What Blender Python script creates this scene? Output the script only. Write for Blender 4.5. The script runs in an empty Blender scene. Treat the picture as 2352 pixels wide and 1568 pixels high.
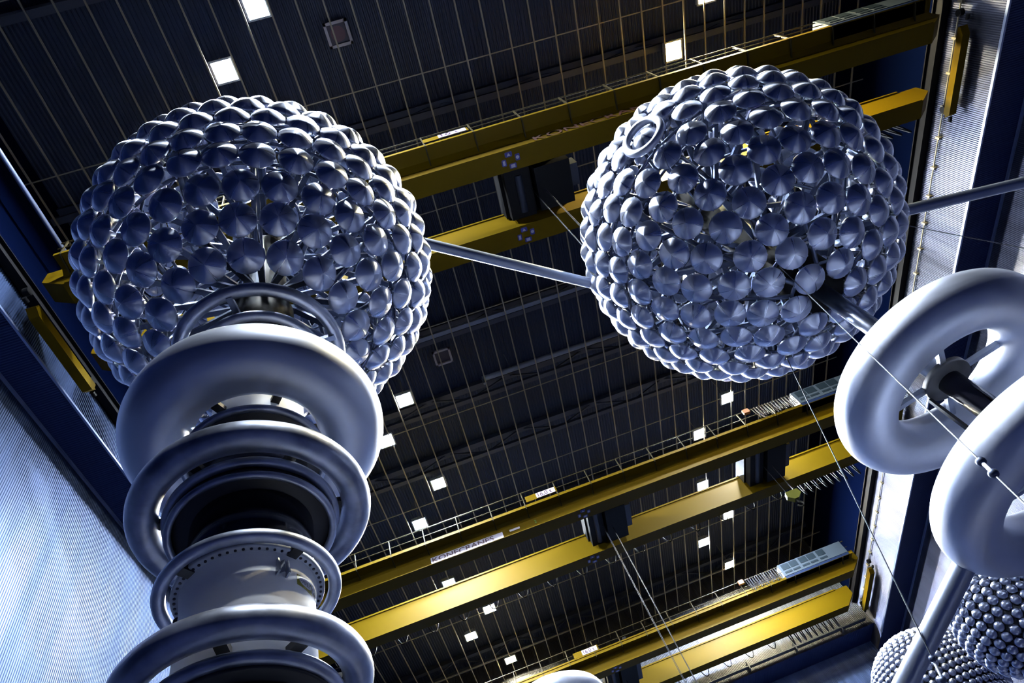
import bpy, math, random
from mathutils import Vector, Matrix
random.seed(7)
PI = math.pi
SC = bpy.context.scene
COL = SC.collection
S = 1.6                       # metres per layout unit; the layout's origin is the lens
EYE = Vector((0, 0, 1.7))     # lens height above the floor
FL = -EYE.z / S               # floor level in layout units

# ------------------------------------------------------------------ camera
RX = Vector((0.94124949, 0.19632911, -0.27462643))
RY = Vector((-0.3159988, 0.79905749, -0.51157087))
RZ = Vector((0.11913926, 0.56829745, 0.8141717))
cam_d = bpy.data.cameras.new('camera'); cam = bpy.data.objects.new('camera', cam_d); COL.objects.link(cam)
m3 = Matrix((RX, -RY, -RZ)).transposed()
cam.matrix_world = Matrix.Translation(EYE) @ m3.to_4x4()
cam_d.sensor_width = 36; cam_d.sensor_fit = 'HORIZONTAL'; cam_d.lens = 1559.345 / 2352 * 36
cam_d.clip_start = 0.05; cam_d.clip_end = 500
SC.camera = cam
SC.view_settings.view_transform = 'Standard'
SC.view_settings.look = 'None'
SC.view_settings.gamma = 1
SC.view_settings.use_curve_mapping = False
SC.view_settings.exposure = 0.0
w = bpy.data.worlds.new('night'); SC.world = w; w.use_nodes = True
w.node_tree.nodes['Background'].inputs[0].default_value = (0.01, 0.015, 0.04, 1)
w.node_tree.nodes['Background'].inputs[1].default_value = 0.3
LAMP = 6200.0                  # radiance of a floodlight lens

# ------------------------------------------------------------------ materials
def mat(name, col, metal=0.0, rough=0.5, noise=None, aniso=0.0, emit=None, bump=None, spec=0.5, coat=0.0):
    m = bpy.data.materials.new(name); m.use_nodes = True
    nt = m.node_tree; b = nt.nodes['Principled BSDF']
    b.inputs['Base Color'].default_value = (*col, 1)
    b.inputs['Metallic'].default_value = metal
    b.inputs['Roughness'].default_value = rough
    b.inputs['Specular IOR Level'].default_value = spec
    b.inputs['Coat Weight'].default_value = coat
    if emit:
        b.inputs['Emission Color'].default_value = (*emit[0], 1)
        b.inputs['Emission Strength'].default_value = emit[1]
    if noise:                      # (scale xyz, colour swing, roughness swing)
        sc, cs, rs = noise
        tc = nt.nodes.new('ShaderNodeTexCoord'); mp = nt.nodes.new('ShaderNodeMapping')
        mp.inputs['Scale'].default_value = sc
        n = nt.nodes.new('ShaderNodeTexNoise'); n.inputs['Scale'].default_value = 1.0; n.inputs['Detail'].default_value = 4
        nt.links.new(tc.outputs['Object'], mp.inputs['Vector']); nt.links.new(mp.outputs[0], n.inputs['Vector'])
        mr = nt.nodes.new('ShaderNodeMapRange'); mr.inputs[1].default_value = .3; mr.inputs[2].default_value = .7
        mr.inputs[3].default_value = rough - rs; mr.inputs[4].default_value = rough + rs
        nt.links.new(n.outputs[0], mr.inputs[0]); nt.links.new(mr.outputs[0], b.inputs['Roughness'])
        cr = nt.nodes.new('ShaderNodeMapRange'); cr.inputs[1].default_value = .3; cr.inputs[2].default_value = .7
        cr.inputs[3].default_value = 1 - cs; cr.inputs[4].default_value = 1
        nt.links.new(n.outputs[0], cr.inputs[0])
        mx = nt.nodes.new('ShaderNodeVectorMath'); mx.operation = 'SCALE'
        mx.inputs[0].default_value = col
        nt.links.new(cr.outputs[0], mx.inputs['Scale']); nt.links.new(mx.outputs[0], b.inputs['Base Color'])
        if bump:
            bp = nt.nodes.new('ShaderNodeBump'); bp.inputs['Strength'].default_value = bump
            nt.links.new(n.outputs[0], bp.inputs['Height']); nt.links.new(bp.outputs[0], b.inputs['Normal'])
    if aniso:
        b.inputs['Anisotropic'].default_value = aniso; b.inputs['Anisotropic Rotation'].default_value = .25
        tg = nt.nodes.new('ShaderNodeTangent'); tg.direction_type = 'UV_MAP'; tg.uv_map = 'spin'
        nt.links.new(tg.outputs[0], b.inputs['Tangent'])
    return m

def streaks(m):
    nt = m.node_tree; b = nt.nodes['Principled BSDF']
    uv = nt.nodes.new('ShaderNodeUVMap'); uv.uv_map = 'spin'
    oi = nt.nodes.new('ShaderNodeObjectInfo'); geo = nt.nodes.new('ShaderNodeNewGeometry')
    sx = nt.nodes.new('ShaderNodeSeparateXYZ'); nt.links.new(uv.outputs[0], sx.inputs[0])
    ad = nt.nodes.new('ShaderNodeMath'); ad.operation = 'MULTIPLY_ADD'; ad.inputs[1].default_value = 12.0
    nt.links.new(sx.outputs[0], ad.inputs[0])
    rd = nt.nodes.new('ShaderNodeMath'); rd.operation = 'MULTIPLY'; rd.inputs[1].default_value = 90
    nt.links.new(oi.outputs['Random'], rd.inputs[0]); nt.links.new(rd.outputs[0], ad.inputs[2])
    n = nt.nodes.new('ShaderNodeTexNoise'); n.noise_dimensions = '1D'; n.inputs['Scale'].default_value = 1; n.inputs['Detail'].default_value = 4; n.inputs['Roughness'].default_value = .65
    nt.links.new(ad.outputs[0], n.inputs['W'])
    mr = nt.nodes.new('ShaderNodeMapRange'); mr.inputs[1].default_value = .3; mr.inputs[2].default_value = .7; mr.inputs[3].default_value = .24; mr.inputs[4].default_value = .46
    nt.links.new(n.outputs[0], mr.inputs[0]); nt.links.new(mr.outputs[0], b.inputs['Roughness'])
    bp = nt.nodes.new('ShaderNodeBump'); bp.inputs['Strength'].default_value = .10; bp.inputs['Distance'].default_value = .015
    nt.links.new(n.outputs[0], bp.inputs['Height']); nt.links.new(bp.outputs[0], b.inputs['Normal'])
    return m

M = {}
M['dish'] = streaks(mat('spun_aluminium', (.55, .60, .76), .97, .36, aniso=.85))
M['bead'] = mat('fluted_bead', (.48, .52, .66), 1.0, .30)
M['frame'] = mat('sphere_frame_metal', (.10, .12, .19), 1.0, .45)
M['torus'] = mat('satin_aluminium', (.66, .71, .85), .88, .46, noise=((1.2, 1.2, 6), .12, .05))
M['ring'] = mat('dull_aluminium_stained', (.50, .55, .70), .85, .40, noise=((2.5, 2.5, 4), .55, .12))
M['cyl'] = mat('pale_enamel', (.80, .82, .86), 0, .60, noise=((.8, .8, .8), .05, .03))
M['flange'] = mat('grey_flange', (.30, .33, .40), .3, .45)
M['black'] = mat('black_gloss_insulator', (.006, .006, .012), 0, .18, coat=.3)
M['blackmatt'] = mat('black_bracket', (.010, .010, .014), 0, .5)
M['bolt'] = mat('dark_bolt', (.015, .015, .03), .5, .5)
M['pipe'] = mat('tube_aluminium', (.42, .47, .58), .95, .36, noise=((.6, .6, .6), .15, .04))
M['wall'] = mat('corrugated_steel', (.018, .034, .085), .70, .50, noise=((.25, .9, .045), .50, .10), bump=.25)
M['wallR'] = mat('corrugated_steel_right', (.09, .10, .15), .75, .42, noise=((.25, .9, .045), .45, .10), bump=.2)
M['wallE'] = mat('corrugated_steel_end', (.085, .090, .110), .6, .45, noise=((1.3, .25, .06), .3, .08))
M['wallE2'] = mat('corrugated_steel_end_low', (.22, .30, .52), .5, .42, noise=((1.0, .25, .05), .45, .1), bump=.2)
M['wallup'] = mat('darkened_cladding', (.0006, .0015, .008), 0, 1.0, spec=.0)  # colour darkened to near-black; on the unseen rear walls it cuts bounced light
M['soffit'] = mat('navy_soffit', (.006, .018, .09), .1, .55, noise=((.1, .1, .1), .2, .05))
M['trim'] = mat('galvanised_edge', (.28, .34, .52), .8, .35)
M['roof'] = mat('roof_sheet', (.008, .016, .044), .0, .6, noise=((.15, .1, .1), .45, .1), spec=.3)
M['grid'] = mat('ceiling_bar_paint', (.17, .15, .10), .1, .5)
M['truss'] = mat('truss_paint', (.015, .020, .035), .1, .6)
M['yellow'] = mat('crane_yellow', (.060, .037, .0002), 0, .52, noise=((.2, .2, .2), .08, .05), spec=.05)
M['railing'] = mat('railing_paint', (.016, .012, .004), 0, .6, spec=.1)
M['signw'] = mat('sign_white', (.24, .23, .31), 0, .5)
M['signb'] = mat('sign_blue', (.004, .006, .12), 0, .5)
M['maroon'] = mat('lettering_maroon', (.020, .001, .012), 0, .5)
M['darkred'] = mat('lettering_dark_red', (.030, .003, .001), 0, .5)
M['green'] = mat('number_green', (.01, .10, .02), 0, .5)
M['olive'] = mat('plate_olive', (.20, .19, .01), 0, .45)
M['navy'] = mat('logo_navy', (.006, .008, .10), 0, .5)
M['cab'] = mat('cabinet_grey_blue', (.022, .030, .040), 0, .6, spec=.1)
M['cabwin'] = mat('cabinet_vent', (.004, .008, .012), 0, .6, spec=.1)
M['cabdark'] = mat('cabinet_underside_blue', (.003, .008, .026), 0, .6, spec=.1)
M['trolley'] = mat('trolley_dark_steel', (.0025, .0025, .003), 0, .6, spec=.1)
M['drum'] = mat('drum_steel', (.006, .010, .022), .3, .5)
M['rope'] = mat('steel_rope', (.010, .011, .016), .2, .6, spec=.1)
M['oval'] = mat('oval_white', (.80, .80, .85), 0, .5)
M['wire'] = mat('bare_wire', (.06, .065, .08), .5, .4)
M['cable'] = mat('black_cable', (.002, .002, .003), 0, .6, spec=.1)
M['orange'] = mat('orange_box', (.14, .04, .006), 0, .5)
M['hook'] = mat('hook_yellow', (.03, .032, .001), 0, .6, spec=.1)
M['floor'] = mat('hall_floor', (.0025, .0045, .018), 0, .28, noise=((.15, .15, .15), .2, .06), spec=.16)
M['house'] = mat('lamp_housing', (.30, .32, .34), .5, .45)
M['duct'] = mat('duct_grey', (.13, .15, .19), .5, .45)
M['hatch'] = mat('hatch_frame', (.26, .24, .26), .2, .5)
M['hatchin'] = mat('hatch_inside', (.02, .015, .03), 0, .6)
M['fan'] = mat('fan_reddish', (.06, .02, .03), 0, .6)
LT = {'cool': (.62, .76, 1.0), 'white': (.88, .95, 1.0), 'warm': (1.0, .86, .50)}
for k, c in LT.items():
    M['lens_' + k] = mat('lens_' + k, c, 0, .5, emit=(c, LAMP))

# ------------------------------------------------------------------ mesh builder
class MB:
    def __init__(s): s.v = []; s.f = []; s.sm = []; s.uv = []; s.mi = []
    def add(s, vs, fs, smooth=False, uvs=None, mi=0):
        b = len(s.v); s.v += [Vector(v) for v in vs]
        for i, f in enumerate(fs):
            s.f.append([b + k for k in f]); s.sm.append(smooth); s.mi.append(mi)
            s.uv.append(uvs[i] if uvs else [(0, 0)] * len(f))
        return s
    def box(s, a, b, mi=0):
        (x0, y0, z0), (x1, y1, z1) = a, b
        vs = [(x0, y0, z0), (x1, y0, z0), (x1, y1, z0), (x0, y1, z0), (x0, y0, z1), (x1, y0, z1), (x1, y1, z1), (x0, y1, z1)]
        return s.add(vs, [(0, 3, 2, 1), (4, 5, 6, 7), (0, 1, 5, 4), (1, 2, 6, 5), (2, 3, 7, 6), (3, 0, 4, 7)], mi=mi)
    def rbox(s, a, b, r):           # box with chamfered long (z) edges
        (x0, y0, z0), (x1, y1, z1) = a, b
        p = [(x0 + r, y0), (x1 - r, y0), (x1, y0 + r), (x1, y1 - r), (x1 - r, y1), (x0 + r, y1), (x0, y1 - r), (x0, y0 + r)]
        return s.prism([(x, y, z0) for x, y in p], (0, 0, z1 - z0))
    def prism(s, poly, d, mi=0):
        n = len(poly); d = Vector(d); p = [Vector(q) for q in poly]
        vs = p + [q + d for q in p]
        return s.add(vs, [tuple(range(n))[::-1], tuple(range(n, 2 * n))] + [(i, (i + 1) % n, n + (i + 1) % n, n + i) for i in range(n)], mi=mi)
    def bar(s, p, q, w, h, up=(0, 0, 1)):
        p, q = Vector(p), Vector(q); d = (q - p).normalized(); u = Vector(up)
        a = d.cross(u)
        if a.length < 1e-4: a = d.cross(Vector((0, 1, 0)))
        a.normalize(); c = a.cross(d).normalized(); a *= w / 2; c *= h / 2
        vs = [p - a - c, p + a - c, p + a + c, p - a + c, q - a - c, q + a - c, q + a + c, q - a + c]
        return s.add(vs, [(0, 3, 2, 1), (4, 5, 6, 7), (0, 1, 5, 4), (1, 2, 6, 5), (2, 3, 7, 6), (3, 0, 4, 7)])
    def tube(s, pts, r, n=12, caps=True):
        pts = [Vector(p) for p in pts]; rings = []
        ref = None
        for i, p in enumerate(pts):
            d = (pts[min(i + 1, len(pts) - 1)] - pts[max(i - 1, 0)]).normalized()
            if ref is None: ref = Vector((0, 0, 1)) if abs(d.z) < .9 else Vector((1, 0, 0))
            a = d.cross(ref).normalized(); b = d.cross(a).normalized(); ref = a.cross(d)
            rr = r[i] if isinstance(r, (list, tuple)) else r
            rings.append([p + a * rr * math.cos(2 * PI * k / n) + b * rr * math.sin(2 * PI * k / n) for k in range(n)])
        vs = [v for g in rings for v in g]
        fs = [(i * n + k, i * n + (k + 1) % n, (i + 1) * n + (k + 1) % n, (i + 1) * n + k) for i in range(len(pts) - 1) for k in range(n)]
        s.add(vs, fs, True)
        if caps:
            s.add(rings[0], [tuple(range(n))]); s.add(rings[-1], [tuple(range(n))[::-1]])
        return s
    def lathe(s, prof, c=(0, 0, 0), n=48, close=False, mat4=None, flute=None, smooth=True, uv=False):
        vs = []; m = len(prof)
        for k in range(n):
            a = 2 * PI * k / n
            for j, (r, z) in enumerate(prof):
                rr = r
                if flute: rr = r * (1 + flute[1] * (1 if k % 2 else -1) * flute[2][j])
                v = Vector((rr * math.cos(a), rr * math.sin(a), z))
                if mat4: v = mat4 @ v
                vs.append(v + Vector(c))
        fs = []; uvs = []
        for k in range(n):
            k2 = (k + 1) % n
            for j in range(m if close else m - 1):
                j2 = (j + 1) % m
                fs.append((k * m + j, k2 * m + j, k2 * m + j2, k * m + j2))
                uvs.append([(k / n, j / m), ((k + 1) / n, j / m), ((k + 1) / n, (j + 1) / m), (k / n, (j + 1) / m)])
        return s.add(vs, fs, smooth, uvs)
    def torus(s, c, R, r, n=96, k=28, mat4=None):
        return s.lathe([(R + r * math.cos(2 * PI * j / k), r * math.sin(2 * PI * j / k)) for j in range(k)], c, n, True, mat4)
    def disc(s, c, r, n=32, flip=False, mat4=None):
        vs = [Vector((r * math.cos(2 * PI * k / n), r * math.sin(2 * PI * k / n), 0)) for k in range(n)]
        if mat4: vs = [mat4 @ v for v in vs]
        vs = [v + Vector(c) for v in vs]
        f = tuple(range(n)); return s.add(vs, [f[::-1] if flip else f])
    def ball(s, c, r, n=16, m=10):
        return s.lathe([(r * math.sin(PI * j / m), -r * math.cos(PI * j / m)) for j in range(m + 1)], c, n)
    def mesh(s, name, mats, org=(0, 0, 0)):
        me = bpy.data.meshes.new(name); o = Vector(org)
        me.from_pydata([(v - o) * S for v in s.v], [], s.f)
        me.polygons.foreach_set('use_smooth', s.sm)
        me.polygons.foreach_set('material_index', s.mi)
        uvl = me.uv_layers.new(name='spin')
        flat = [c for f in s.uv for p in f for c in p]
        uvl.data.foreach_set('uv', flat)
        for m in (mats if isinstance(mats, list) else [mats]): me.materials.append(M[m])
        me.update(); return me
    def build(s, name, mats, parent=None, org=None):
        if org is None: org = parent['_o'] if parent is not None else s.v[0]
        return link(name, s.mesh(name, mats, org), parent, org)

ORG = {}
def link(name, data, parent=None, org=(0, 0, 0)):
    o = bpy.data.objects.new(name, data); COL.objects.link(o)
    o['_o'] = list(org)
    if parent is not None:
        o.parent = parent; o.location = (Vector(org) - Vector(parent['_o'])) * S
    else:
        o.location = Vector(org) * S + EYE
    return o
def tag(o, label, cat, group=None):
    o['label'] = label; o['category'] = cat
    if group: o['group'] = group
    return o
def thing(name, label, cat, org, group=None):
    return tag(link(name, None, None, org), label, cat, group)
def struct(o): o['kind'] = 'structure'; return o
def text_mb(body, size, origin, xdir, ydir, thick=.004, bold=0.0, font_w=1.0):
    c = bpy.data.curves.new('t', 'FONT'); c.body = body; c.size = 1; c.extrude = 0; c.offset = bold; c.resolution_u = 3
    t = bpy.data.objects.new('t', c); COL.objects.link(t)
    dg = bpy.context.evaluated_depsgraph_get(); me = bpy.data.meshes.new_from_object(t.evaluated_get(dg))
    X = Vector(xdir).normalized(); Y = Vector(ydir).normalized(); N = X.cross(Y)
    xs = [v.co.x for v in me.vertices]; w0, w1 = min(xs), max(xs)
    mb = MB(); O = Vector(origin)
    vs = [O + X * ((v.co.x - w0) * size * font_w) + Y * (v.co.y * size) + N * thick for v in me.vertices]
    mb.add(vs, [tuple(p.vertices) for p in me.polygons])
    bpy.data.objects.remove(t); bpy.data.curves.remove(c); bpy.data.meshes.remove(me)
    return mb, (w1 - w0) * size * font_w

def corrugate(mb, origin, u, v, nrm, width, length, pitch, amp, top=.35):
    """sheet with ribs running along v, repeated along u, depth along nrm"""
    O, u, v, nrm = Vector(origin), Vector(u), Vector(v), Vector(nrm)
    prof = []; n = int(width / pitch)
    for i in range(n):
        x = i * pitch
        prof += [(x, 0), (x + pitch * .3, 0), (x + pitch * .5, amp), (x + pitch * .8, amp)]
    prof.append((n * pitch, 0))
    vs = []
    for x, a in prof:
        p = O + u * x + nrm * a
        vs += [p, p + v * length]
    fs = [(2 * i, 2 * i + 2, 2 * i + 3, 2 * i + 1) for i in range(len(prof) - 1)]
    return mb.add(vs, fs)

# ------------------------------------------------------------------ hall shell
Y0, Y1 = -12.0, 33.5
XL, XLO, XR, XRO = -8.11, -8.98, 15.6, 16.73
HL, HR, HE, TOP = 14.74, 14.0, 14.5, 15.75
YE = 31.95
RF = 20.2
mb = MB().box((XLO - .4, Y0 - .4, FL - .3), (XRO + .4, Y1 + .4, FL)); struct(mb.build('floor', 'floor'))
YM = 2.5                      # behind this line the unseen walls are darkened to cut bounced light
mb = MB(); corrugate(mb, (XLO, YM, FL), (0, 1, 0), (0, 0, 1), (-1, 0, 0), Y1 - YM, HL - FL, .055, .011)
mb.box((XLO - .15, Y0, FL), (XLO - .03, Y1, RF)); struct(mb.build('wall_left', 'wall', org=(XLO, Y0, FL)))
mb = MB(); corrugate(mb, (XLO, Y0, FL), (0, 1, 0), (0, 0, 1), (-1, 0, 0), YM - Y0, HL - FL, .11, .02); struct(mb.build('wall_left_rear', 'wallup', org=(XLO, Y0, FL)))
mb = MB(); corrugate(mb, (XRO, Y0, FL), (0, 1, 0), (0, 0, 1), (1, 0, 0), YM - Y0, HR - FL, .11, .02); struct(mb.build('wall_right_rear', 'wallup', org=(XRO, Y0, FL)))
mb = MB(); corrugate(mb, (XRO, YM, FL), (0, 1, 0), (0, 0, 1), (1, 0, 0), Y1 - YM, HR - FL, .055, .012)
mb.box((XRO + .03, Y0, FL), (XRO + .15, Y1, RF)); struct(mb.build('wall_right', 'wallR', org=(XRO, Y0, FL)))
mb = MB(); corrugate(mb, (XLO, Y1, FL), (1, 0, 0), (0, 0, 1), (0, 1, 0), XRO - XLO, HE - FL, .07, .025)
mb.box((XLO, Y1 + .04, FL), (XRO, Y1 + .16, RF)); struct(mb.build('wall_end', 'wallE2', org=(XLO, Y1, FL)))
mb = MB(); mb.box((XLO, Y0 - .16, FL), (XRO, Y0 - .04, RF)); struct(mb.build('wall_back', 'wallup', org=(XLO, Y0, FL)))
# overhanging upper cladding with ribbed soffits
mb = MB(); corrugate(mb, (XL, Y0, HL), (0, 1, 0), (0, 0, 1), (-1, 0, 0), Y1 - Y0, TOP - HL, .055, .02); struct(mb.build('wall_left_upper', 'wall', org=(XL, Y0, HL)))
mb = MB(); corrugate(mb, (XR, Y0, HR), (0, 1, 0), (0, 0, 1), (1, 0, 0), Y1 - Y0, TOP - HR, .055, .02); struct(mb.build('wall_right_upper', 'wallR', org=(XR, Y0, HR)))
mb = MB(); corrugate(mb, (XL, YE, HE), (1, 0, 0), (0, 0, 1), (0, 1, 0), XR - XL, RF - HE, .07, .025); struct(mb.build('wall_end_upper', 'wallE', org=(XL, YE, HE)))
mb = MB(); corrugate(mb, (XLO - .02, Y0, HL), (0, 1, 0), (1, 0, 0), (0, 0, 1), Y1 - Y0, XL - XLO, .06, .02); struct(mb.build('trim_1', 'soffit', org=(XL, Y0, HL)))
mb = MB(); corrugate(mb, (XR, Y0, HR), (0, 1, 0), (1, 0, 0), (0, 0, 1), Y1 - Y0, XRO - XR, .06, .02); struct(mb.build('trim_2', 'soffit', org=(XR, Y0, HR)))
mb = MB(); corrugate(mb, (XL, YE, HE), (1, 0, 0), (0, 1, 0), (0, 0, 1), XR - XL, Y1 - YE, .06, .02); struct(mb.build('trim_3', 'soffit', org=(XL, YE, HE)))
# blank upper walls above the ledges
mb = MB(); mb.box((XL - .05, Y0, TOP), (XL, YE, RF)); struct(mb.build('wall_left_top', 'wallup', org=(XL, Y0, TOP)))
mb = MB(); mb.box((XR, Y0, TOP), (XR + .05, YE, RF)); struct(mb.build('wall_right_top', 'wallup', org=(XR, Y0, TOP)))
# pale edge angles
def edge(name, a, b): struct(MB().box(a, b).build(name, 'trim', org=a))
edge('trim_4', (XLO, Y0, HL - .07), (XLO + .05, Y1, HL))
edge('trim_5', (XL - .02, Y0, HL - .02), (XL + .03, YE, HL + .04))
edge('trim_6', (XR - .035, Y0, HR - .02), (XR + .02, YE, HR + .05))
edge('trim_7', (XRO - .05, Y0, HR - .07), (XRO, Y1, HR))
# crane runways under the upper walls (I-section)
for k, (a, b) in enumerate(((XL + .02, XL + .22), (XR - .22, XR - .02))):
    mb = MB().box((a, Y0, 15.74), (b, YE, 15.77)).box(((a + b) / 2 - .02, Y0, 15.77), ((a + b) / 2 + .02, YE, 16.05)).box((a, Y0, 16.05), (b, YE, 16.08))
    struct(mb.build('trim_%d' % (8 + k), 'cable', org=(a, Y0, 15.74)))
# conductor line with clamps along the right wall
mb = MB().tube([(XR - .05, Y0, 15.36), (XR - .05, YE, 15.36)], .02, 8)
y = Y0
while y < YE:
    mb.box((XR - .10, y, 15.28), (XR, y + .06, 15.42)); y += .9
tag(mb.build('conductor_rail', 'grid', org=(XR - .05, Y0, 15.36)), 'thin brownish conductor rail with clamps along the top of the right wall cladding', 'rail')
# roof sheet
mb = MB(); corrugate(mb, (XL, Y0, RF - .3), (1, 0, 0), (0, 1, 0), (0, 0, 1), XR - XL, YE - Y0, .112, .020)
mb.box((XLO - .2, Y0 - .2, RF), (XRO + .2, Y1 + .2, RF + .1)); struct(mb.build('ceiling', 'roof', org=(XL, Y0, RF)))
# hanging grid of slim bars
GZ = 18.6
mb = MB(); x = (.0135 - .0334 * 13) * GZ
while x < 15.5:
    mb.box((x - .019, Y0, GZ), (x + .019, YE, GZ + .04)); x += .0334 * GZ
y = (.016 - .6) * GZ
while y < YE:
    mb.box((XL, y - .014, GZ + .03), (XR, y + .014, GZ + .06)); y += .2 * GZ
struct(mb.build('trim_10', 'grid', org=(XL, Y0, GZ)))
# roof trusses across the hall
k = 11
for yr in (-.20, .035, .27, .50, .64, .79, .93, 1.15, 1.37, 1.60):
    y = yr * 19.2; mb = MB()
    mb.box((XL, y - .09, 19.05), (XR, y + .09, 19.17)).box((XL, y - .12, 19.68), (XR, y + .12, 19.88))
    x = XL; up = True
    while x < XR - 1.5:
        mb.bar((x, y, 19.12 if up else 19.75), (x + 1.5, y, 19.75 if up else 19.12), .06, .06); x += 1.5; up = not up
    struct(mb.build('trim_%d' % k, 'truss', org=(XL, y, 19.1))); k += 1
# square roof hatches
for n, (cx, cy) in enumerate(((.019, .140), (.019, .683))):
    z = 19.5; cx *= z; cy *= z; h = .31
    mb = MB()
    for a, b in (((-h, -h), (h, -h + .07)), ((-h, h - .07), (h, h)), ((-h, -h), (-h + .07, h)), ((h - .07, -h), (h, h))):
        mb.box((cx + a[0], cy + a[1], z), (cx + b[0], cy + b[1], z + .08))
    f = struct(mb.build('window_%d' % (n + 1), 'hatch', org=(cx, cy, z)))
    MB().box((cx - h + .05, cy - h + .05, z + .09), (cx + h - .05, cy + h - .05, z + .12)).build('pane', 'hatchin', f)
    if n == 0: MB().disc((cx, cy, z + .05), .19, flip=True).build('fan_disc', 'fan', f)
# cable trays and pipes in the roof
tag(MB().tube([(.076 * 18.9, .757 * 18.9, 18.9), (.52 * 18.9, .757 * 18.9, 18.9)], .10, 14).tube([(1.45, 14.3, 18.9), (1.45, 14.3, 18.6)], .05, 10).tube([(2.5, .757 * 18.9, 18.95), (2.5, .757 * 18.9, RF - .31)], .012, 6).tube([(8.5, .757 * 18.9, 18.95), (8.5, .757 * 18.9, RF - .31)], .012, 6).build('air_duct', 'duct', org=(1.4, 14.3, 18.9)),
    'long round grey duct above the ceiling bars, its blunt end between the spheres', 'duct')
mb = MB().box((-2.0, 11.9, 18.85), (9, 12.05, 18.9)).box((-2.0, 11.9, 18.9), (9, 11.92, 18.97))
for x in (-1.5, 1, 3.5, 6, 8.5): mb.box((x, 11.96, 18.9), (x + .02, 11.98, RF - .31))
tag(mb.build('cable_tray', 'duct', org=(-2, 12, 18.85)), 'grey perforated cable tray crossing the dark roof just past the pipe between the spheres', 'cable tray')
tag(MB().tube([(-.432 * 17.5, .05 * 17.5, 17.5), (-.432 * 17.5, .335 * 17.5, 17.5)], .055, 10).build('conduit', 'trim', org=(-7.5, .8, 17.5)),
    'thin pale conduit slanting in the black upper left corner, beside the left sphere', 'conduit')
mb = MB().box((XL, YE - .30, 14.72), (XR - .3, YE - .05, 14.76))
x = XL + .5
while x < XR - 1:
    mb.box((x, YE - .32, 14.6), (x + .05, YE - .01, 14.95)); x += 2.4
tag(mb.build('cable_tray', 'truss', org=(XL, YE, 14.72)), 'dark bracketed cable tray along the bottom of the yellowish lit end wall cladding', 'cable tray')

# ------------------------------------------------------------------ floodlights
LAMPS = [
 (-.069, .086, 'cool', 'bluish white square floodlight cut by the top edge of the photo, upper left'),
 (-.136, .148, 'white', 'glaring white square floodlight right above the left sphere'),
 (.495, .283, 'warm', 'glaring yellowish floodlight beside the top left of the right sphere'),
 (.553, .215, 'warm', 'yellowish floodlight mostly outside the top edge, above the right sphere'),
 (-.070, .747, 'white', 'large white floodlight just right of the lower edge of the left sphere'),
 (-.129, .824, 'cool', 'bluish floodlight half hidden behind the big pale ring of the left column'),
 (-.066, .972, 'white', 'white floodlight midway between the left sphere and the nearest lettered crane'),
 (-.131, 1.062, 'cool', 'blue haloed floodlight touching the handrail of the lettered crane'),
 (-.123, 1.274, 'white', 'white floodlight peeking between the two girders of the lettered crane'),
 (-.059, 1.413, 'white', 'bright white floodlight just below the bright girder of the lettered crane, at left'),
 (-.123, 1.488, 'white', 'white floodlight lower left of its neighbour under the lettered crane'),
 (-.054, 1.643, 'warm', 'small yellow floodlight lowest in the left row'),
 (.501, .680, 'white', 'white floodlight shining through a gap between the dishes of the right sphere'),
 (.573, 1.021, 'white', 'white floodlight directly under the right sphere'),
 (.504, 1.097, 'warm', 'yellow floodlight just above the railing of the lettered crane, right row'),
 (.505, 1.265, 'cool', 'bluish floodlight glaring between the two girders of the lettered crane, right row'),
 (.570, 1.405, 'white', 'white floodlight half hidden under the bright girder of the lettered crane'),
 (.499, 1.473, 'cool', 'violet blue floodlight below the lettered crane, right row'),
 (.570, 1.606, 'warm', 'small yellow floodlight lowest in the right row, above the farthest crane'),
 # two unseen lamps added overhead to whiten the tops of the dishes
 (-.07, -.02, 'white', 'white floodlight added unseen overhead, in line with the left row'),
 (.20, -.16, 'white', 'white floodlight added unseen overhead, between the rows'),
]
def make_lamp(tint):
    z = GZ - .02; h = .235
    t = link('floodlight', None, None, (0, 0, z))
    mb = MB().box((-h - .03, -h - .03, z + .07), (h + .03, h + .03, z + .2))
    mb.prism([(-.17, -.17, z + .2), (.17, -.17, z + .2), (.17, .17, z + .2), (-.17, .17, z + .2)], (0, 0, .1))
    mb.build('housing', 'house', t)
    MB().box((-h, -h, z + .065), (h, h, z + .08)).build('lens', 'lens_' + tint, t)
    f = MB().box((-h - .05, -h - .05, z + .06), (h + .05, -h, z + .1)).box((-h - .05, h, z + .06), (h + .05, h + .05, z + .1))
    f.box((-h - .05, -h, z + .06), (-h, h, z + .1)).box((h, -h, z + .06), (h + .05, h, z + .1))
    f.build('rim', 'house', t)
    MB().box((-.02, -.30, z + .1), (.02, .30, z + .13)).box((-.30, -.02, z + .13), (.30, .02, z + .15)).tube([(0, 0, z + .28), (0, 0, 19.9)], .012, 6).build('hanger', 'grid', t)
    return t
protos = {}
for lx, ly, tint, lab in LAMPS:
    if tint not in protos:
        t = protos[tint] = make_lamp(tint)
    else:
        src = protos[tint]; t = src.copy(); COL.objects.link(t)
        for ch in list(src.children):
            c = ch.copy(); COL.objects.link(c); c.parent = t
    t.location = Vector((lx * GZ, ly * GZ, GZ - .02)) * S + EYE
    tag(t, lab, 'floodlight', 'ceiling floodlights')

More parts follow.
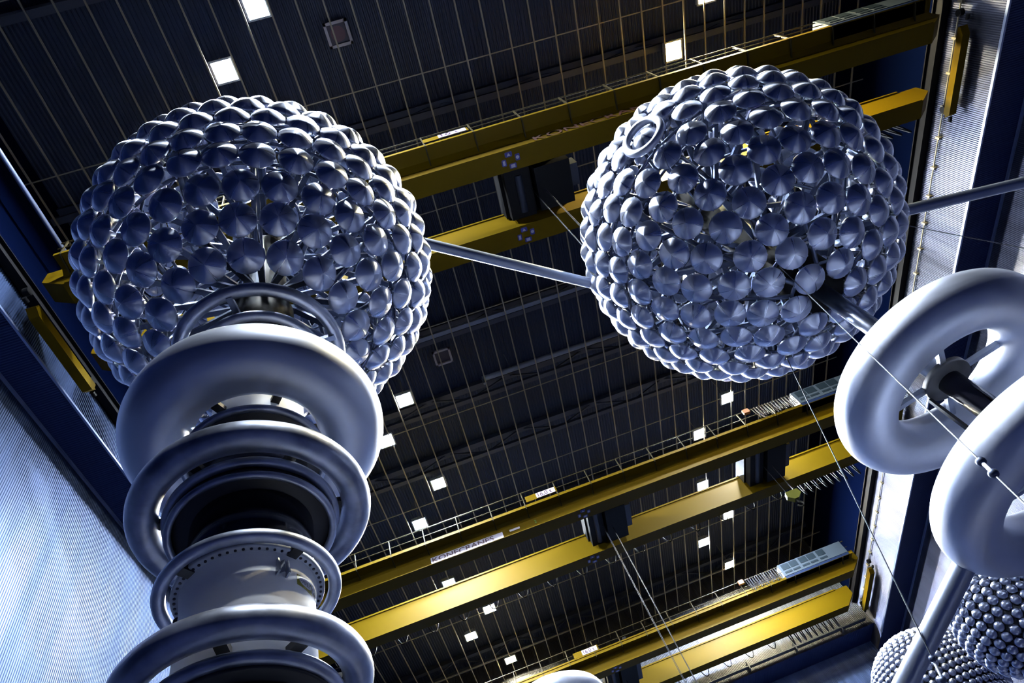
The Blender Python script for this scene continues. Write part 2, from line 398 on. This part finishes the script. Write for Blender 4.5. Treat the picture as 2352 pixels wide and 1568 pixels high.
# ------------------------------------------------------------------ overhead cranes
ZB = 15.0
def crane(ya, yb, name_lab, plate, logo, boxx, rail_x0):
    """ya / yb: near bottom edge of the walkway girder and of the plain girder"""
    t = thing('overhead_crane', name_lab, 'crane', (3.7, ya, ZB), 'yellow overhead cranes')
    x0, x1 = -7.45, 15.05
    for i, y in enumerate((ya, yb)):
        wd = .50; g = MB()
        # tapered ends
        side = [(x0, 0, .45), (x0 + .55, 0, 0), (x1 - .55, 0, 0), (x1, 0, .45), (x1, 0, .9), (x0, 0, .9)]
        g.prism([(a, y, ZB + c) for a, _, c in side], (0, wd, 0))
        gi = g.build('girder', 'yellow', t)
        MB().box((x0 + .6, y - .035, ZB + .88), (x1 - .6, y + .02, ZB + .94)).build('flange', 'yellow', gi)
        m = MB().box((x0 + .6, y - .02, ZB + .00), (x1 - .6, y, ZB + .015)); m.build('lower_flange', 'yellow', gi)
        m = MB().box((x0 + .3, y + .18, ZB + .94), (x1 - .3, y + .26, ZB + 1.0)); m.build('rail', 'truss', gi)
    # end carriages
    for xc, sgn in ((-7.64, -1), (15.32, 1)):
        e = MB().box((xc - .08 * sgn, ya + .3, ZB - .10), (xc + .10 * sgn, yb + .6, ZB + .02)).prism([(xc - .14, ya + .45, ZB - .23), (xc - .14, yb + .55, ZB - .23), (xc - .14, yb + .65, ZB - .10), (xc - .14, ya + .25, ZB - .10)], (.22, 0, 0))
        ec = e.build('end_carriage', 'yellow', t)
        for yy in (ya + .05, yb + .72):
            MB().tube([(xc, yy - .06, ZB - .15), (xc, yy + .06, ZB - .15)], .05, 12).build('buffer', 'trolley', ec)
        for yy in (ya - .02, yb + .5):
            MB().tube([(xc - .06, yy, ZB + .10), (xc + .06, yy, ZB + .10)], .09, 16).build('wheel', 'trolley', ec)
    # walkway on the near side of the first girder
    zw = ZB + .49; yo = ya - .47
    d = MB().box((x0 + .5, yo, zw), (x1 - .3, ya, zw + .03)); d.build('walkway', 'yellow', t)
    MB().box((x0 + .5, yo - .015, zw - .01), (x1 - .3, yo + .015, zw + .09)).build('toe_board', 'yellow', t)
    MB().prism([(x0 + .5, ya - .13, zw - .002), (x0 + .5, ya, zw - .002), (x0 + .5, ya, zw - .15)], (x1 - x0 - .8, 0, 0)).build('haunch', 'yellow', t)
    r = MB().tube([(x0 + .5, yo, zw + .67), (x1 - .3, yo, zw + .67)], .017, 8)
    hr = r.build('handrail', 'railing', t)
    MB().tube([(x0 + .5, yo, zw + .36), (x1 - .3, yo, zw + .36)], .012, 8).build('mid_rail', 'railing', hr)
    x = x0 + .55 + .1
    while x < x1 - .3:
        MB().box((x - .015, yo - .02, zw - .02), (x + .015, yo + .015, zw + .68)).bar((x, yo, zw - .02), (x, ya, zw - .09), .03, .05).build('post', 'railing', hr)
        x += 1.17
    # electric cabinet on the walkway
    bx0, bx1 = boxx
    c = MB().box((bx0, yo - .03, zw + .12), (bx1, yo + .35, zw + .72)).build('cabinet', 'cab', t)
    MB().box((bx0 + .01, yo - .02, zw + .0), (bx1, yo + .34, zw + .115)).build('plinth', 'cabdark', c)
    xx = bx0 + .12; n = 0
    while xx < bx1 - .9 and n < 6:
        MB().box((xx, yo - .04, zw + .40), (xx + .36, yo - .03, zw + .68)).build('vent', 'cabwin', c)
        MB().box((xx, yo - .04, zw + .22), (xx + .34, yo - .03, zw + .31)).build('vent', 'cabwin', c)
        xx += .40 if n % 2 == 0 else .47; n += 1
    # bundle of cable loops beside the cabinet
    xx = boxx[0] - .12; n = 0
    while n < 14 and logo != 'A':
        dz = .55 + .12 * ((n * 7) % 5) / 5
        pts = [(xx - .03 + .012 * (j - 4), yo - .10 - .03 * math.sin(PI * j / 8), zw + .62 - dz * math.sin(PI * j / 8) ** .6) for j in range(9)]
        MB().tube(pts, .014, 6).build('cable_loop', 'cable' if n % 3 else 'rope', t)
        xx -= .11; n += 1
    if logo != 'A':
        MB().rbox((xx - .30, yo - .12, zw + .50), (xx - .06, yo, zw + .68), .02).build('junction_box', 'orange', t)
    # sagging festoon loops on the far side of the plain girder
    yf = yb + .56
    xf = -6.5 if logo != 'A' else 9.0
    MB().box((xf, yf - .02, ZB + .30), (x1 - .6, yf + .02, ZB + .34)).build('festoon_track', 'truss', t)
    n = 0
    while xf < x1 - 1.2:
        wdt = 1.12 if xf < 10.5 else .28
        pts = [(xf + wdt * .42 * j / 8, yf, ZB + .30 - (.55 if wdt > 1 else .75) * math.sin(PI * j / 8) ** .7) for j in range(9)]
        MB().tube(pts, .020 if wdt > 1 else .028, 6).build('festoon_cable', 'cable' if wdt > 1 else 'rope', t)
        xf += wdt; n += 1
    # four pictogram plates under each girder: triangle, circle, square, upright rectangle
    for y in (ya, yb):
        cx, cy, z = 3.18, y + .24, ZB - .004
        for (dx, dy, hw, hh, kind) in ((-.03, -.145, .085, .06, 'triangle'), (.17, -.03, .055, .08, 'circle'), (.03, .145, .085, .06, 'square'), (-.17, .03, .055, .08, 'rectangle')):
            px, py = cx + dx, cy + dy
            s = MB().rbox((px - hw, py - hh, z - .006), (px + hw, py + hh, z), .015).build('sign', 'signb', t)
            q = MB(); zz = z - .009
            if kind == 'triangle': q.add([(px, py - .04, zz), (px + .045, py + .035, zz), (px - .045, py + .035, zz)], [(0, 1, 2)])
            elif kind == 'circle': q.disc((px, py, zz), .042, 20, True)
            elif kind == 'square': q.add([(px - .05, py - .04, zz), (px + .05, py - .04, zz), (px + .05, py + .04, zz), (px - .05, py + .04, zz)], [(0, 1, 2, 3)])
            else: q.add([(px - .028, py - .055, zz), (px + .028, py - .055, zz), (px + .028, py + .055, zz), (px - .028, py + .055, zz)], [(0, 1, 2, 3)])
            q.build('pictogram', 'signw', s)
    # capacity plate hung on the railing
    pb0, txt = plate
    MB().box((pb0, yo - .03, zw + .18), (pb0 + 1.1, yo - .02, zw + .42)).build('plate_board', 'yellow', t)
    pp = MB().box((pb0 + .38, yo - .042, zw + .19), (pb0 + 1.05, yo - .03, zw + .40)).build('capacity_plate', 'signw', t)
    m, wd = text_mb(txt, .24, (pb0 + .44, yo - .044, zw + .215), (1, 0, 0), (0, 0, 1), .003, .02, .95 if '.' in txt else 1.25)
    m.build('lettering', 'maroon', pp)
    # maker's name on the near web
    if logo == 'B':
        bd = MB().box((-2.12, ya - .03, ZB + .02), (.38, ya - .02, ZB + .25)).build('name_board', 'signw', t)
        m, wd = text_mb('KONECRANES', .265, (-2.07, ya - .033, ZB + .04), (1, 0, 0), (0, 0, 1), .002, .022, 1.25)
        m.build('lettering', 'maroon', bd)
        MB().box((.62, ya - .026, ZB + .14), (.98, ya - .02, ZB + .22)).build('small_label', 'signw', t)
        m, wd = text_mb('2', .17, (1.5, ya - .026, ZB + .12), (1, 0, 0), (0, 0, 1), .002, .01); m.build('number', 'green', t)
    elif logo == 'A':
        m, wd = text_mb('KONECRANES', .42, (3.85, ya - .026, ZB + .05), (1, 0, 0), (0, 0, 1), .002, .006, 1.25); m.build('lettering', 'darkred', t)
    else:
        m, wd = text_mb('KONECRANES', .265, (-2.07, ya - .033, ZB + .04), (1, 0, 0), (0, 0, 1), .002, .022, 1.25); m.build('lettering', 'maroon', t)
    return t
crane(5.35, 7.29, 'yellow overhead crane passing behind both spheres, with a 10 t plate on its railing', (.087 * 16, '10 t'), 'A', (11.9, 14.6), 0)
crane(17.87, 20.36, 'yellow overhead crane in the middle with the white maker\'s name board', (.092 * 16, '16.0 t'), 'B', (11.75, 14.5), 0)
crane(27.87, 30.55, 'yellow overhead crane farthest away, in front of the end wall', (.105 * 15.8, '16.0 t'), 'C', (11.5, 14.6), 0)

def trolley(cx, ya, yb, lab, half, hook_z, sheave=True, ropes=4, seed=0):
    z = ZB
    t = thing('hoist_trolley', lab, 'hoist', (cx, (ya + yb) / 2, z), 'hoist trolleys between the crane girders')
    g0, g1 = ya + .54, yb - .04
    MB().box((cx - half, g0, z + .55), (cx + half, g1, z + 1.0)).box((cx - half * .9, g0 + .05, z + .25), (cx - half * .15, g1 - .05, z + .55)).box((cx - half * .05, g0 + .1, z + .1), (cx + half, g1 - .15, z + .55)).build('frame', 'trolley', t)
    MB().box((cx - half, ya + .1, z + 1.0), (cx - half + .15, yb + .4, z + 1.12)).box((cx + half - .15, ya + .1, z + 1.0), (cx + half, yb + .4, z + 1.12)).build('cross_beam', 'trolley', t)
    MB().tube([(cx - half * .5, g0 + .2, z + .28), (cx - half * .5, g1 - .2, z + .28)], .10, 16).build('drum', 'drum', t)
    MB().box((cx + half + .0, g0 + .3, z + .2), (cx + half + .22, g1 - .5, z + .6)).build('motor', 'drum', t)
    for i in range(ropes):
        rx = cx + (-.16, -.11, .13, .17)[i]; ry = (g0 + g1) / 2 + (-.05, .06, -.04, .07)[i]
        MB().tube([(rx, ry, z + .3), (rx, ry, hook_z + .15)], .008, 6).build('rope', 'rope', t)
    hy = (g0 + g1) / 2
    hb = MB().prism([(cx - .22, hy - .10, hook_z + .18), (cx + .22, hy - .10, hook_z + .18), (cx + .26, hy - .10, hook_z - .02), (cx + .08, hy - .10, hook_z - .18), (cx - .08, hy - .10, hook_z - .18), (cx - .26, hy - .10, hook_z - .02)], (0, .2, 0)).build('hook_block', 'hook', t)
    pts = [(cx, hy, hook_z - .15), (cx, hy, hook_z - .28)] + [(cx + .10 * math.sin(a), hy, hook_z - .38 + .10 * math.cos(a)) for a in [PI * j / 8 for j in range(0, 13)]]
    MB().tube(pts, .028, 8).build('hook', 'trolley', hb)
    return t
trolley(3.75, 5.35, 7.29, 'dark hoist trolley on the nearest crane, in the gap between the spheres', .85, 10.6)
trolley(3.95, 17.87, 20.36, 'dark hoist trolley beside the blue pictograms of the lettered crane', .7, 2.2)
trolley(10.2, 17.87, 20.36, 'dark hoist trolley on the lettered crane with a yellow hook block hanging near it', .7, 13.6)
trolley(3.4, 27.87, 30.55, 'dark hoist trolley on the farthest crane, at the bottom edge of the photo', .7, 12.9)

# ------------------------------------------------------------------ dish spheres
def ray(x, y):                # the lens sits at the layout origin: a sight line times a depth is a place in the hall
    x = (x - 1176) / 1559.345; y = (y - 784) / 1559.345
    return RX * x + RY * y + RZ
def dish_mesh():
    mb = MB(); r = .187
    prof = [(0.0001, .0)]
    for j in range(1, 11):
        q = j / 10; prof.append((r * q, -.090 * (.14 * q + .86 * q ** 2.3)))
    prof += [(r + .002, -.100), (r - .004, -.112), (r - .02, -.118), (r - .024, -.128), (r - .05, -.130), (.03, -.130), (.025, -.24), (.0001, -.24)]
    mb.lathe(prof, n=40, uv=True)
    for k in range(5):             # small rim clips
        a = 2 * PI * k / 5 + .3; c, s = math.cos(a), math.sin(a)
        mb.box((c * r - .006, s * r - .006, -.125), (c * r + .006, s * r + .006, -.09))
    return mb
DISH = dish_mesh()
DISH_ME = DISH.mesh('dish', 'dish')
def orient(n):
    n = Vector(n).normalized(); up = Vector((0, 0, 1))
    x = up.cross(n)
    if x.length < 1e-3: x = Vector((1, 0, 0))
    x.normalize(); y = n.cross(x)
    return Matrix((x, y, n)).transposed()
def latlong(lat, az):
    a, b = math.radians(lat), math.radians(az)
    return Vector((math.cos(a) * math.cos(b), math.cos(a) * math.sin(b), math.sin(a)))
def toward(x, y, c, r):
    d = ray(x, y).normalized(); c = Vector(c); b = d.dot(c); return (d * (b - math.sqrt(b * b - c.dot(c) + r * r)) - c).normalized()
def sphere(c, rows, lab, port=None, label_name='dish_sphere'):
    c = Vector(c); R = 2.2
    t = thing('dish_sphere', lab, 'sphere electrode', c + Vector((0, 0, -R * .93)), 'sphere electrodes covered in metal dishes')
    o = Vector(t['_o'])
    dirs = []
    for lat, n, ph in rows:
        for k in range(n):
            az = ph + 360 * k / n
            d = latlong(lat + random.uniform(-.4, .4), az + random.uniform(-.4, .4))
            if port and (d - port).length < .155: continue
            dirs.append(d)
    if port: dirs.append(port)
    # nearest hundred as parts, the rest as one
    dirs.sort(key=lambda d: (c + d * R).length)
    for d in dirs[:100]:
        ob = link('dish', DISH_ME, t, c + d * (R + (.07 if port is not None and d is port else 0)))
        tilt = Matrix.Rotation(random.uniform(-.05, .05), 3, 'X') @ Matrix.Rotation(random.uniform(-.05, .05), 3, 'Y')
        ob.rotation_euler = (orient(d) @ tilt).to_euler()
    rest = MB()
    for d in dirs[100:]:
        m = orient(d); p = c + d * R
        b = len(rest.v); rest.v += [m @ v + p for v in DISH.v]
        rest.f += [[b + i for i in f] for f in DISH.f]; rest.sm += DISH.sm; rest.uv += DISH.uv; rest.mi += DISH.mi
    ro = rest.build('dishes', 'dish', t); ro['kind'] = 'stuff'
    # inner cage
    fr = MB()
    rr = 1.97
    for lat, n, ph in rows:
        rad = rr * math.cos(math.radians(lat)); z = c.z + rr * math.sin(math.radians(lat))
        fr.torus((c.x, c.y, z), rad, .022, 64, 6)
    for k in range(14):
        a = 2 * PI * k / 14 + .1
        lo = max(rows[0][0], -80)
        pts = [c + latlong(lo + (rows[-1][0] - lo) * j / 20, math.degrees(a)) * (rr - .02) for j in range(21)]
        fr.tube(pts, .03, 6)
        for lat in (-52, -24, 8, 40):
            e = c + latlong(lat, math.degrees(a)) * (rr - .04)
            fr.bar(c + Vector((.28 * math.cos(a), .28 * math.sin(a), -.9 if lat < 0 else .6)), e, .07, .04)
    fr.build('cage', 'frame', t)
    hub = MB().lathe([(.01, -1.95), (.34, -1.95), (.34, -1.2), (.26, -1.15), (.26, 1.3), (.01, 1.3)], c, 32)
    hub.build('hub', 'trolley', t)
    if port is not None:
        m = orient(port).to_4x4()
        p = MB().torus(c + port * (R + .03), .255, .050, 48, 14, m)
        pr = p.build('port_ring', 'torus', t)
        for k in range(4):
            a = PI * k / 2 + .5; v = Vector((math.cos(a), math.sin(a), 0))
            q = MB(); q.bar(c + port * (R - .08) + orient(port) @ (v * .16), c + port * (R + .02) + orient(port) @ (v * .25), .03, .02)
            q.build('bracket', 'frame', pr)
    return t
C1 = (-1.708, 3.73, 8.694); C2 = (4.658, 4.884, 7.897)
rows1 = [(-60.3, 17, -76.1), (-49.6, 22, -77.7), (-39.2, 26, -75.3), (-28.3, 30, -69.4), (-18.2, 33, -69), (-8.3, 34, -77.5), (2, 34, -73),
         (12.5, 33, -70), (23, 31, -73), (33.5, 28, -70), (44, 24, -72), (54.5, 20, -70), (65, 14, -72), (76, 8, -70)]
rows2 = [(-79, 6, -67.8), (-68.4, 12, -92), (-58.3, 18, -100.6), (-47.3, 23, -104), (-36.6, 27, -101.1), (-26, 30, -104.7), (-15.6, 32, -103.9), (-5.3, 34, -99), (5.2, 34, -104),
         (15.6, 32, -100), (26, 30, -103), (36.6, 27, -100), (47.3, 23, -103), (58, 18, -100), (68.4, 12, -92), (79, 6, -70)]
sphere(C1, rows1, 'large sphere of brushed metal dishes on the stacked rings at left')
sphere(C2, rows2, 'large sphere of metal dishes at right with a ring port on its upper left', toward(1474, 310, C2, 2.26))

# ------------------------------------------------------------------ left column
AX, AY = -1.708, 3.73
col = thing('insulator_column', 'tall column of white and black drums and stacked rings under the left sphere', 'insulator column', (AX, AY, FL))
def ax(prof, name, m, n=72, smooth=True):
    return MB().lathe(prof, (AX, AY, 0), n, smooth=smooth).build(name, m, col)
def ringA(z, R, r, m='torus', brs=(), inner=.43):
    o = MB().torus((AX, AY, z), R, r, 128, 32).build('corona_ring', m, col)
    for a in brs:
        a = math.radians(a); d = Vector((math.cos(a), math.sin(a), 0)); p = Vector((AX, AY, z))
        MB().bar(p + d * inner, p + d * (R - r * .6), .075, .05).build('bracket', 'blackmatt', o)
    return o
def drum(z0, z1, r, m, name):
    return ax([(.01, z0), (r - .01, z0), (r, z0 + .01), (r, z1 - .01), (r - .01, z1), (.01, z1)], name, m)
ringA(6.556, .807, .070, 'ring'); 
ringA(6.36, .609, .055, 'ring')
MB().bar((AX - .8, AY, 6.5), (AX + .8, AY, 6.5), .06, .06).bar((AX, AY - .8, 6.5), (AX, AY + .8, 6.5), .06, .06).build('cross_arm', 'frame', col)
drum(6.32, 6.40, .56, 'black', 'top_plate')
drum(5.75, 6.70, .36, 'black', 'insulator')
ringA(5.209, .826, .301, 'torus', (-112, -47, 15, 78, 140, 200), .38)
drum(4.86, 5.75, .405, 'cyl', 'drum')
ringA(4.844, .572, .034, 'ring')
drum(4.83, 4.86, .56, 'blackmatt', 'flange')
drum(4.12, 4.83, .42, 'black', 'insulator')
ringA(4.206, .787, .118, 'ring', (-105, -43, 15, 78, 140, 200), .45)
ringA(4.13, .610, .040, 'ring')
ringA(4.007, .592, .030, 'ring')
drum(4.03, 4.12, .585, 'blackmatt', 'flange')
drum(3.47, 4.03, .445, 'black', 'insulator')
ringA(3.436, .573, .046, 'ring', (-120, -31.5, 60, 150), .45)
fl = drum(3.42, 3.465, .503, 'flange', 'flange')
for k in range(60):
    a = 2 * PI * k / 60
    MB().lathe([(.0001, 3.414), (.010, 3.414), (.010, 3.422)], (AX + .474 * math.cos(a), AY + .474 * math.sin(a), 0), 8, smooth=False).build('bolt', 'bolt', fl)
ax([(.01, 2.52), (.435, 2.52), (.435, 3.30), (.445, 3.38), (.45, 3.42)], 'drum', 'cyl', 96)
ringA(2.692, .672, .098, 'ring', (-81, -32, 20, 80, 140, 200), .44)
ringA(2.55, .556, .042, 'ring', ())
drum(2.49, 2.53, .545, 'blackmatt', 'flange')
drum(1.7, 2.49, .44, 'black', 'insulator')
drum(.9, 1.7, .435, 'cyl', 'drum'); ringA(.95, .62, .09, 'ring')
drum(-.2, .9, .44, 'black', 'insulator')
drum(FL, -.2, .60, 'flange', 'base')
# clamp and maker's plate on the white drum
a = math.radians(-40); d = Vector((math.cos(a), math.sin(a), 0)); e = Vector((-d.y, d.x, 0))
p = Vector((AX, AY, 3.36)) + d * .44
MB().bar(p + e * .035, p + e * .035 + Vector((0, 0, -.12)) + d * .02, .012, .05).bar(p - e * .035, p - e * .035 + Vector((0, 0, -.12)) + d * .02, .012, .05).bar(p, p + Vector((0, 0, -.10)), .05, .02).build('clamp', 'flange', col)
a = math.radians(195); p = Vector((AX + .45 * math.cos(a), AY + .45 * math.sin(a), 3.33))
MB().ball(p, .03).build('knob', 'bolt', col)
def drum_patch(name, m, a0, a1, z0, z1, r, par, n=10):
    mb = MB(); vs = []
    for k in range(n + 1):
        a = math.radians(a0 + (a1 - a0) * k / n)
        vs += [(AX + r * math.cos(a), AY + r * math.sin(a), z0), (AX + r * math.cos(a), AY + r * math.sin(a), z1)]
    mb.add(vs, [(2 * k, 2 * k + 2, 2 * k + 3, 2 * k + 1) for k in range(n)]); return mb.build(name, m, par)
pl = drum_patch('maker_plate', 'olive', -24, -1, 3.225, 3.325, .4365, col)
mb = MB(); vs = []
for k in range(25):
    q = PI * k / 24; a = math.radians(-12.5 - 9 * math.cos(q)); h = .034 * math.sin(q)
    vs += [(AX + .4395 * math.cos(a), AY + .4395 * math.sin(a), 3.275 - h), (AX + .4395 * math.cos(a), AY + .4395 * math.sin(a), 3.275 + h)]
mb.add(vs, [(2 * k, 2 * k + 2, 2 * k + 3, 2 * k + 1) for k in range(24)]); mb.build('oval', 'oval', pl)
def drum_text(body, a0, z, size, r, m, par, wf=1.0):
    t, wd = text_mb(body, size, (0, 0, 0), (1, 0, 0), (0, 1, 0), 0, .01, wf)
    t.v = [Vector((AX + r * math.cos(math.radians(a0) + v.x / r), AY + r * math.sin(math.radians(a0) + v.x / r), z + v.y)) for v in t.v]
    t.build('lettering', m, par)
drum_text('HAEFELY', -20.0, 3.258, .045, .441, 'navy', pl, .62)
drum_text('HAEFELY', 1, 3.24, .10, .4375, 'blackmatt', col)

# ------------------------------------------------------------------ right column
BX, BY = 4.658, 4.884
col2 = thing('ring_stack', 'slim pole with two very large fat rings at the right edge, under the right sphere', 'insulator column', (BX, BY, FL))
MB().lathe([(.01, 4.09), (.10, 4.09), (.10, 5.98), (.01, 5.98)], (BX, BY, 0), 32).build('pole', 'pipe', col2)
MB().torus((BX, BY, 4.063), .869, .279, 128, 36).build('corona_ring', 'torus', col2)
MB().torus((BX, BY, 2.78), .957, .255, 128, 36).build('corona_ring', 'torus', col2)
MB().lathe([(.01, 4.0), (.235, 4.0), (.24, 4.02), (.24, 4.07), (.01, 4.09)], (BX, BY, 0), 48).build('hub_plate', 'blackmatt', col2)
MB().lathe([(.01, FL), (.30, FL), (.30, FL + .1), (.12, FL + .15), (.12, 4.0), (.01, 4.0)], (BX, BY, 0), 32).build('insulator', 'black', col2)
for a in (-19, 71, 161, 251):
    d = latlong(0, a); p = Vector((BX, BY, 4.06))
    MB().bar(p + d * .2, p + d * .62, .06, .05).build('spoke', 'pipe', col2)
    p = Vector((BX, BY, 2.80))
    MB().bar(p + d * .11, p + d * .73, .06, .05).build('spoke', 'pipe', col2)
d = latlong(0, 140)
MB().bar(Vector((BX, BY, 4.0)) + d * .25, Vector((BX, BY, 2.9)) + d * .25, .035, .035, (1, 0, 0)).build('link_bar', 'blackmatt', col2)
MB().bar(Vector((BX, BY, 2.9)) + d * .1, Vector((BX, BY, 2.9)) + d * .27, .03, .03).build('link_bar', 'blackmatt', col2)

# ------------------------------------------------------------------ tubes and wires
p0 = ray(950, 552) * 9.3; p1 = ray(1470, 678) * 10.1
tag(MB().tube([p0, p1], .076, 24).build('bus_pipe', 'pipe'), 'straight grey metal pipe running between the two dish spheres', 'pipe')
p0 = ray(2060, 488) * 9.9; p1 = ray(2352, 419) * 9.9; p1 = p1 + (p1 - p0) * 1.3
bp = tag(MB().tube([p0, p1], .085, 24).build('bus_pipe', 'pipe'), 'straight grey metal pipe leaving the right sphere towards the right edge', 'pipe')
MB().lathe([(.01, FL), (.28, FL), (.28, FL + .1), (.11, FL + .14), (.11, p1.z - .04), (.01, p1.z - .04)], (p1.x, p1.y, 0), 24).build('support_post', 'black', bp)
q0 = Vector((BX, BY, 3.14)); q1 = Vector((2.99, 6.40, 2.35)); q2 = q0 + (q1 - q0) * 1.9
bp = tag(MB().tube([q0 + (q1 - q0) * .06, q2], .092, 24).build('bus_pipe', 'pipe'), 'thick pale pipe slanting down from under the lower big ring, before the beaded balls', 'pipe')
MB().lathe([(.01, FL), (.3, FL), (.3, FL + .1), (.12, FL + .14), (.12, q2.z - .05), (.01, q2.z - .05)], (q2.x, q2.y, 0), 24).build('support_post', 'black', bp)
def wire(a, b, r, lab, beads=(), ext=1.0):
    a, b = Vector(a), Vector(b); e = b + (b - a) * ext
    if e.z < FL: e = a + (b - a) * ((FL - a.z) / (b.z - a.z))
    o = tag(MB().tube([a, e], r, 8).build('guy_wire', 'wire'), lab, 'wire')
    for (x0, y0, x1, y1, br) in beads:
        def near(x, y):           # point of the wire seen towards x, y
            d = ray(x, y).normalized(); u = (e - a).normalized(); n = d.cross(u); return a + u * ((-a).cross(d).dot(u.cross(d)) / n.length_squared)
        g0, g1 = near(x0, y0), near(x1, y1)
        i = MB().tube([g0, g1], br * .38, 10).build('insulator', 'cyl', o)
        for g in (g0, g1): MB().ball(g, br).build('bead', 'frame', i)
    return o
wire(ray(1790, 612) * 8.1, ray(2352, 1155) * 3.3, .0048, 'thin pale wire with two-bead insulator crossing in front of both big rings', ((2247, 1064, 2278, 1090, .027),), 1.0)
wire(ray(1806, 820) * 8.3, ray(2165, 1560) * 5.6, .0065, 'thin dark wire falling from under the right sphere to the beaded balls', ((2150, 1510, 2166, 1560, .030),), 1.0)
w3 = ray(2352, 570) * 10.5
wire(ray(2085, 518) * 8.8, w3, .006, 'thin dark wire going almost level from the right sphere to the right edge', (), .75)

# ------------------------------------------------------------------ beaded balls and the small ring at the bottom
def bead_mb(r, dome):
    mb = MB(); prof = [(.0001, dome)]; fl = [0]
    for j in range(1, 6):
        q = j / 5; prof.append((r * math.sin(q * PI / 2), dome * math.cos(q * PI / 2) ** .9 if j < 5 else 0)); fl.append(.6 * q)
    prof += [(r * .9, -.15 * r), (.0001, -.2 * r)]; fl += [0, 0]
    mb.lathe(prof, n=16, flute=(8, .07, fl)); return mb
def beaded(c, R, step, lab, lab2=None):
    c = Vector(c)
    t = thing('beaded_ball', lab, 'electrode', (c.x, c.y, c.z - R), 'balls studded with metal beads')
    br = R * math.radians(step) * .50
    B = bead_mb(br, br * .95); me = B.mesh('bead', 'bead')
    dirs = []
    lat = -90 + step * .6; k = 0
    while lat < 88:
        n = max(1, int(round(360 * math.cos(math.radians(lat)) / step)))
        for i in range(n): dirs.append(latlong(lat, 360 * (i + .5 * (k % 2)) / n))
        lat += step * .93; k += 1
    dirs.sort(key=lambda d: (c + d * R).length)
    for d in dirs[:100]:
        o = link('bead', me, t, c + d * R); o.rotation_euler = orient(d).to_euler()
    rest = MB()
    for d in dirs[100:]:
        m = orient(d); p = c + d * R
        b = len(rest.v); rest.v += [m @ v + p for v in B.v]; rest.f += [[b + i for i in f] for f in B.f]; rest.sm += B.sm; rest.uv += B.uv; rest.mi += B.mi
    r = rest.build('beads', 'bead', t); r['kind'] = 'stuff'
    MB().ball(c, R * .985, 48, 24).build('core', 'blackmatt', t)
    MB().lathe([(.01, FL), (.32, FL), (.32, FL + .1), (.14, FL + .15), (.14, c.z - R * .9), (.01, c.z - R * .9)], (c.x, c.y, 0), 24).build('support_post', 'black', t)
    return t
beaded(ray(2165, 1596) * 9.0, .80, 6.6, 'ball of small metal beads behind the slanting pipe, lower right')
beaded(ray(2320, 1425) * 7.0, .50, 12.0, 'ball of larger metal beads under the lower big ring at the right edge')
c = ray(1282, 1634) * 8.0
t = thing('ring_electrode', 'pale rounded ring top just showing at the bottom edge, below the middle crane', 'ring', (c.x, c.y, FL))
MB().torus(c, .42, .20, 96, 28).build('corona_ring', 'torus', t)
MB().lathe([(.01, FL), (.4, FL), (.4, FL + .1), (.16, FL + .15), (.16, c.z - .05), (.30, c.z - .02), (.30, c.z + .04), (.01, c.z + .06)], (c.x, c.y, 0), 32).build('support_post', 'black', t)

for o in bpy.data.objects:
    if '_o' in o: del o['_o']
